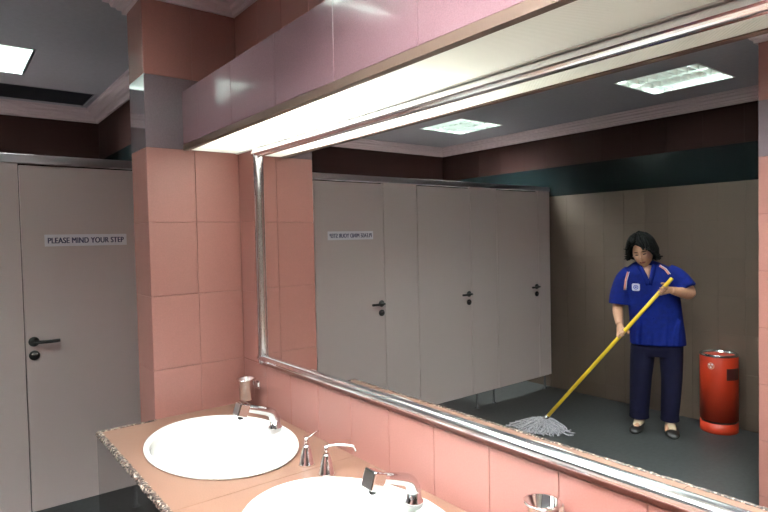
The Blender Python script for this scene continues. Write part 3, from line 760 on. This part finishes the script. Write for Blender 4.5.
def strip(bv, pts, wd, off, th=0.004):
    bm = bmesh.new(); P = [Vector((s, 0, z)) for s, z in pts]; n = 10; rings = []
    for i in range(n + 1):
        q = i / n * (len(P) - 1); j = min(int(q), len(P) - 2); p = P[j].lerp(P[j + 1], q - j); d = (P[j + 1] - P[j]).normalized(); nn = Vector((-d.z, 0, d.x)) * wd / 2
        a, b = hit(bv, p.x + nn.x, p.z + nn.z, off, 0.6), hit(bv, p.x - nn.x, p.z - nn.z, off, 0.6)
        rings.append([a, b, b - Vector((0, th, 0)), a - Vector((0, th, 0))])
    return loft(bm, rings)
body = wpart('body', body_me, M_SKIN)
shirt = wpart('shirt', shirt_me, M_SHIRT)
wpart('trousers', trous_me, M_TROUS)
wpart('neckline_skin', patch(bv_shirt, [(-0.090, 1.318), (-0.062, 1.262), (-0.046, 1.215), (-0.034, 1.172), (-0.026, 1.215), (-0.018, 1.262), (-0.012, 1.318), (-0.05, 1.325)], 0.0025, 0.006), M_SKIN, body)
for pts in (((-0.108, 1.330), (-0.085, 1.285), (-0.060, 1.235), (-0.038, 1.170)), ((0.004, 1.330), (-0.004, 1.285), (-0.014, 1.235), (-0.030, 1.170))):
    o = wpart('collar', strip(bv_shirt, pts, 0.034, 0.009, 0.008), M_SHIRT, shirt)
for pts in (((-0.182, 1.268), (-0.200, 1.20), (-0.208, 1.125)), ((0.040, 1.318), (0.078, 1.292), (0.106, 1.252))):
    o = wpart('piping', strip(bv_shirt, pts, 0.017, 0.004, 0.004), M_PIPE, shirt); o['label'] = 'coral shoulder piping'
    wpart('piping_edge', strip(bv_shirt, [(a + 0.009, b + 0.001) for a, b in pts], 0.005, 0.005, 0.004), M_SIGN, o)
bs, bz, bw = -0.127, 1.150, 0.029
sq = []
for k in range(24):
    q = 2 * PI * k / 24; c_, s_ = math.cos(q), math.sin(q)
    sq.append((bs + bw * math.copysign(abs(c_) ** 0.35, c_), bz + bw * math.copysign(abs(s_) ** 0.35, s_)))
bd = wpart('badge', patch(bv_shirt, sq, 0.005, 0.005), M_SIGN, shirt, False); bd['label'] = 'white square badge with blue emblem'
bm = bmesh.new()
for rr, rw, a0, a1 in ((0.015, 0.005, 0, 2 * PI),):
    rings = []
    for k in range(21):
        q = a0 + (a1 - a0) * k / 20
        p1 = hit(bv_shirt, bs + (rr - rw / 2) * math.cos(q), bz + (rr - rw / 2) * math.sin(q), 0.0062, 0.6); p2 = hit(bv_shirt, bs + (rr + rw / 2) * math.cos(q), bz + (rr + rw / 2) * math.sin(q), 0.0062, 0.6)
        rings.append((p1, p2))
    for (a, b), (c, d) in zip(rings, rings[1:]): bm.faces.new([bm.verts.new(p) for p in (a, b, d, c)])
bm.faces.new([bm.verts.new(hit(bv_shirt, bs + sx_, bz + sz_, 0.0062, 0.6)) for sx_, sz_ in ((-0.005, -0.007), (0.007, -0.004), (0.005, 0.007), (-0.006, 0.005))])
wpart('badge_emblem', bm, mat('emblem_blue', (0.06, 0.10, 0.55), 0.5), bd, False)
bm = bmesh.new()
for k in range(3):
    z = 1.13 - 0.11 * k; p = hit(bv_shirt, -0.026 + 0.008 * k, z, 0.001, 0.6)
    loft(bm, [ell(p + Vector((0, dy, 0)), r_, r_, 10, Vector((1, 0, 0)), Vector((0, 0, 1))) for dy, r_ in ((0, 0.006), (0.002, 0.006), (0.003, 0.004))])
wpart('buttons', bm, M_SHIRT, shirt)
# face
fd = HM @ Vector((0, 1, 0)); rt = HM @ Vector((1, 0, 0)); up = HM @ Vector((0, 0, 1))
def face_patch(x, z, a, b, off=0.0015, tilt=0.0, n=14):
    bm = bmesh.new(); vs = []
    ct_, st_ = math.cos(tilt), math.sin(tilt)
    for k in range(n):
        q = 2 * PI * k / n; ex, ez = a * math.cos(q), b * math.sin(q); ex, ez = ex * ct_ - ez * st_, ex * st_ + ez * ct_
        p = hit_dir(bv_body, hc + rt * (x + ex) + up * (z + ez) + fd * 0.3, -fd, off)
        vs.append(bm.verts.new(p if p else hc + rt * (x + ex) + up * (z + ez) + fd * 0.085))
    bm.faces.new(vs); return bm
for s in (-1, 1):
    wpart('eye', face_patch(s * 0.029, 0.004, 0.013, 0.0045), M_BROWN, body)
    wpart('eyebrow', face_patch(s * 0.030, 0.026, 0.018, 0.0035, 0.002, -s * 0.12), M_HAIR, body)
wpart('mouth', face_patch(0, -0.060, 0.023, 0.008, 0.003), M_LIP, body)
# hair: a wavy jaw-length bob swept off the face
bm = bmesh.new(); rnd = random.Random(11)
def hairline(ph, d):
    fr_ = max(0, math.sin(ph)); bk = max(0, -math.sin(ph))
    return d - 0.20 - 0.36 * bk + 0.80 / (1 + math.exp(-(fr_ - 0.60) * 10)) - 0.26 * math.cos(ph) * fr_ - 0.10 * max(0, 1 - abs(math.cos(ph) - 0.35) * 4) * fr_
def hair_pt(d):
    x, y, z = d
    g = 0.024 + 0.007 * math.sin(9 * x + 5 * z + 1) * math.cos(8 * y + 3 * x) + 0.005 * math.sin(17 * x - 6 * z)
    if z < 0.0: g += 0.012 * min(1, -z * 2)
    return head_pt(d, g)
rings = []
nu, nv = 36, 16
for j in range(nv + 1):
    ring = []
    for i in range(nu):
        ph = 2 * PI * i / nu                       # ph = pi/2 is the face
        low = hairline(ph, 0.0)     # hairline height round the head
        th = math.acos(max(-1, min(1, low)))
        a = 0.02 + (th - 0.02) * j / nv
        ring.append(hair_pt((math.sin(a) * math.cos(ph), math.sin(a) * math.sin(ph), math.cos(a))))
    rings.append(ring)
inner = [[p.lerp(hc, 0.22) for p in ring] for ring in rings[::-1]]
loft(bm, rings + inner, closed=True)
for i in range(120):                                # locks
    ph = rnd.uniform(-PI * 1.42, PI * 0.42) if i % 3 else rnd.choice([rnd.uniform(0.15, 0.75), rnd.uniform(PI - 0.75, PI - 0.15)])
    low = hairline(ph, -0.05)
    a0 = rnd.uniform(0.1, 0.7); a1 = math.acos(max(-1, min(1, low + rnd.uniform(-0.12, 0.1))))
    P = []
    for k in range(6):
        a = a0 + (a1 - a0) * k / 5; w2 = 0.05 * math.sin(k * 1.7 + i)
        p = head_pt((math.sin(a) * math.cos(ph + w2), math.sin(a) * math.sin(ph + w2), math.cos(a)), 0.024 + 0.012 * (k / 5) + rnd.uniform(-.006, .008)); P.append(p)
    out = (P[-1] - hc); out.z = 0; P.append(P[-1] + out.normalized() * rnd.uniform(0.002, 0.034) + Vector((0, 0, rnd.uniform(-0.012, 0.010))))
    tube(bm, smooth_path(P, 2), [0.010] * 9 + [0.008, 0.007, 0.005, 0.003], 6)
wpart('hair', bm, M_HAIR, body)
# shoes
for ax_, dx, lead in ((-0.116, -0.028, 0.0), (0.112, 0.018, 0.02)):
    bm = bmesh.new(); rings = []
    for k, (fy, hw, ht) in enumerate(((-0.062, 0.020, 0.050), (-0.052, 0.032, 0.062), (-0.01, 0.035, 0.060), (0.04, 0.038, 0.050), (0.09, 0.042, 0.042), (0.13, 0.040, 0.036), (0.158, 0.030, 0.028), (0.170, 0.014, 0.018))):
        hw *= 1.2; ht *= 1.12; cx = ax_ + dx * (fy / 0.17); ring = []
        for q in range(16):
            an = 2 * PI * q / 16; ring.append(Vector((cx + hw * math.cos(an), fy + lead, max(0.001, ht * 0.5 + ht * 0.5 * math.sin(an) * 1.05))))
        rings.append(ring)
    loft(bm, rings); sh = wpart('shoe', bm, M_SHOE)
    bm = bmesh.new()
    loft(bm, [[Vector((ax_ + dx * (fy / 0.17) + hw * math.cos(PI * q / 8), fy + lead, z0 + hh * math.sin(PI * q / 8))) for q in range(9)] + [Vector((ax_ + dx * (fy / 0.17) - hw * 0.9, fy + lead, 0.02)), Vector((ax_ + dx * (fy / 0.17) + hw * 0.9, fy + lead, 0.02))] for fy, hw, z0, hh in ((-0.02, 0.038, 0.05, 0.05), (0.03, 0.036, 0.048, 0.040), (0.085, 0.028, 0.044, 0.016))])
    wpart('instep', bm, M_SOCK, sh)
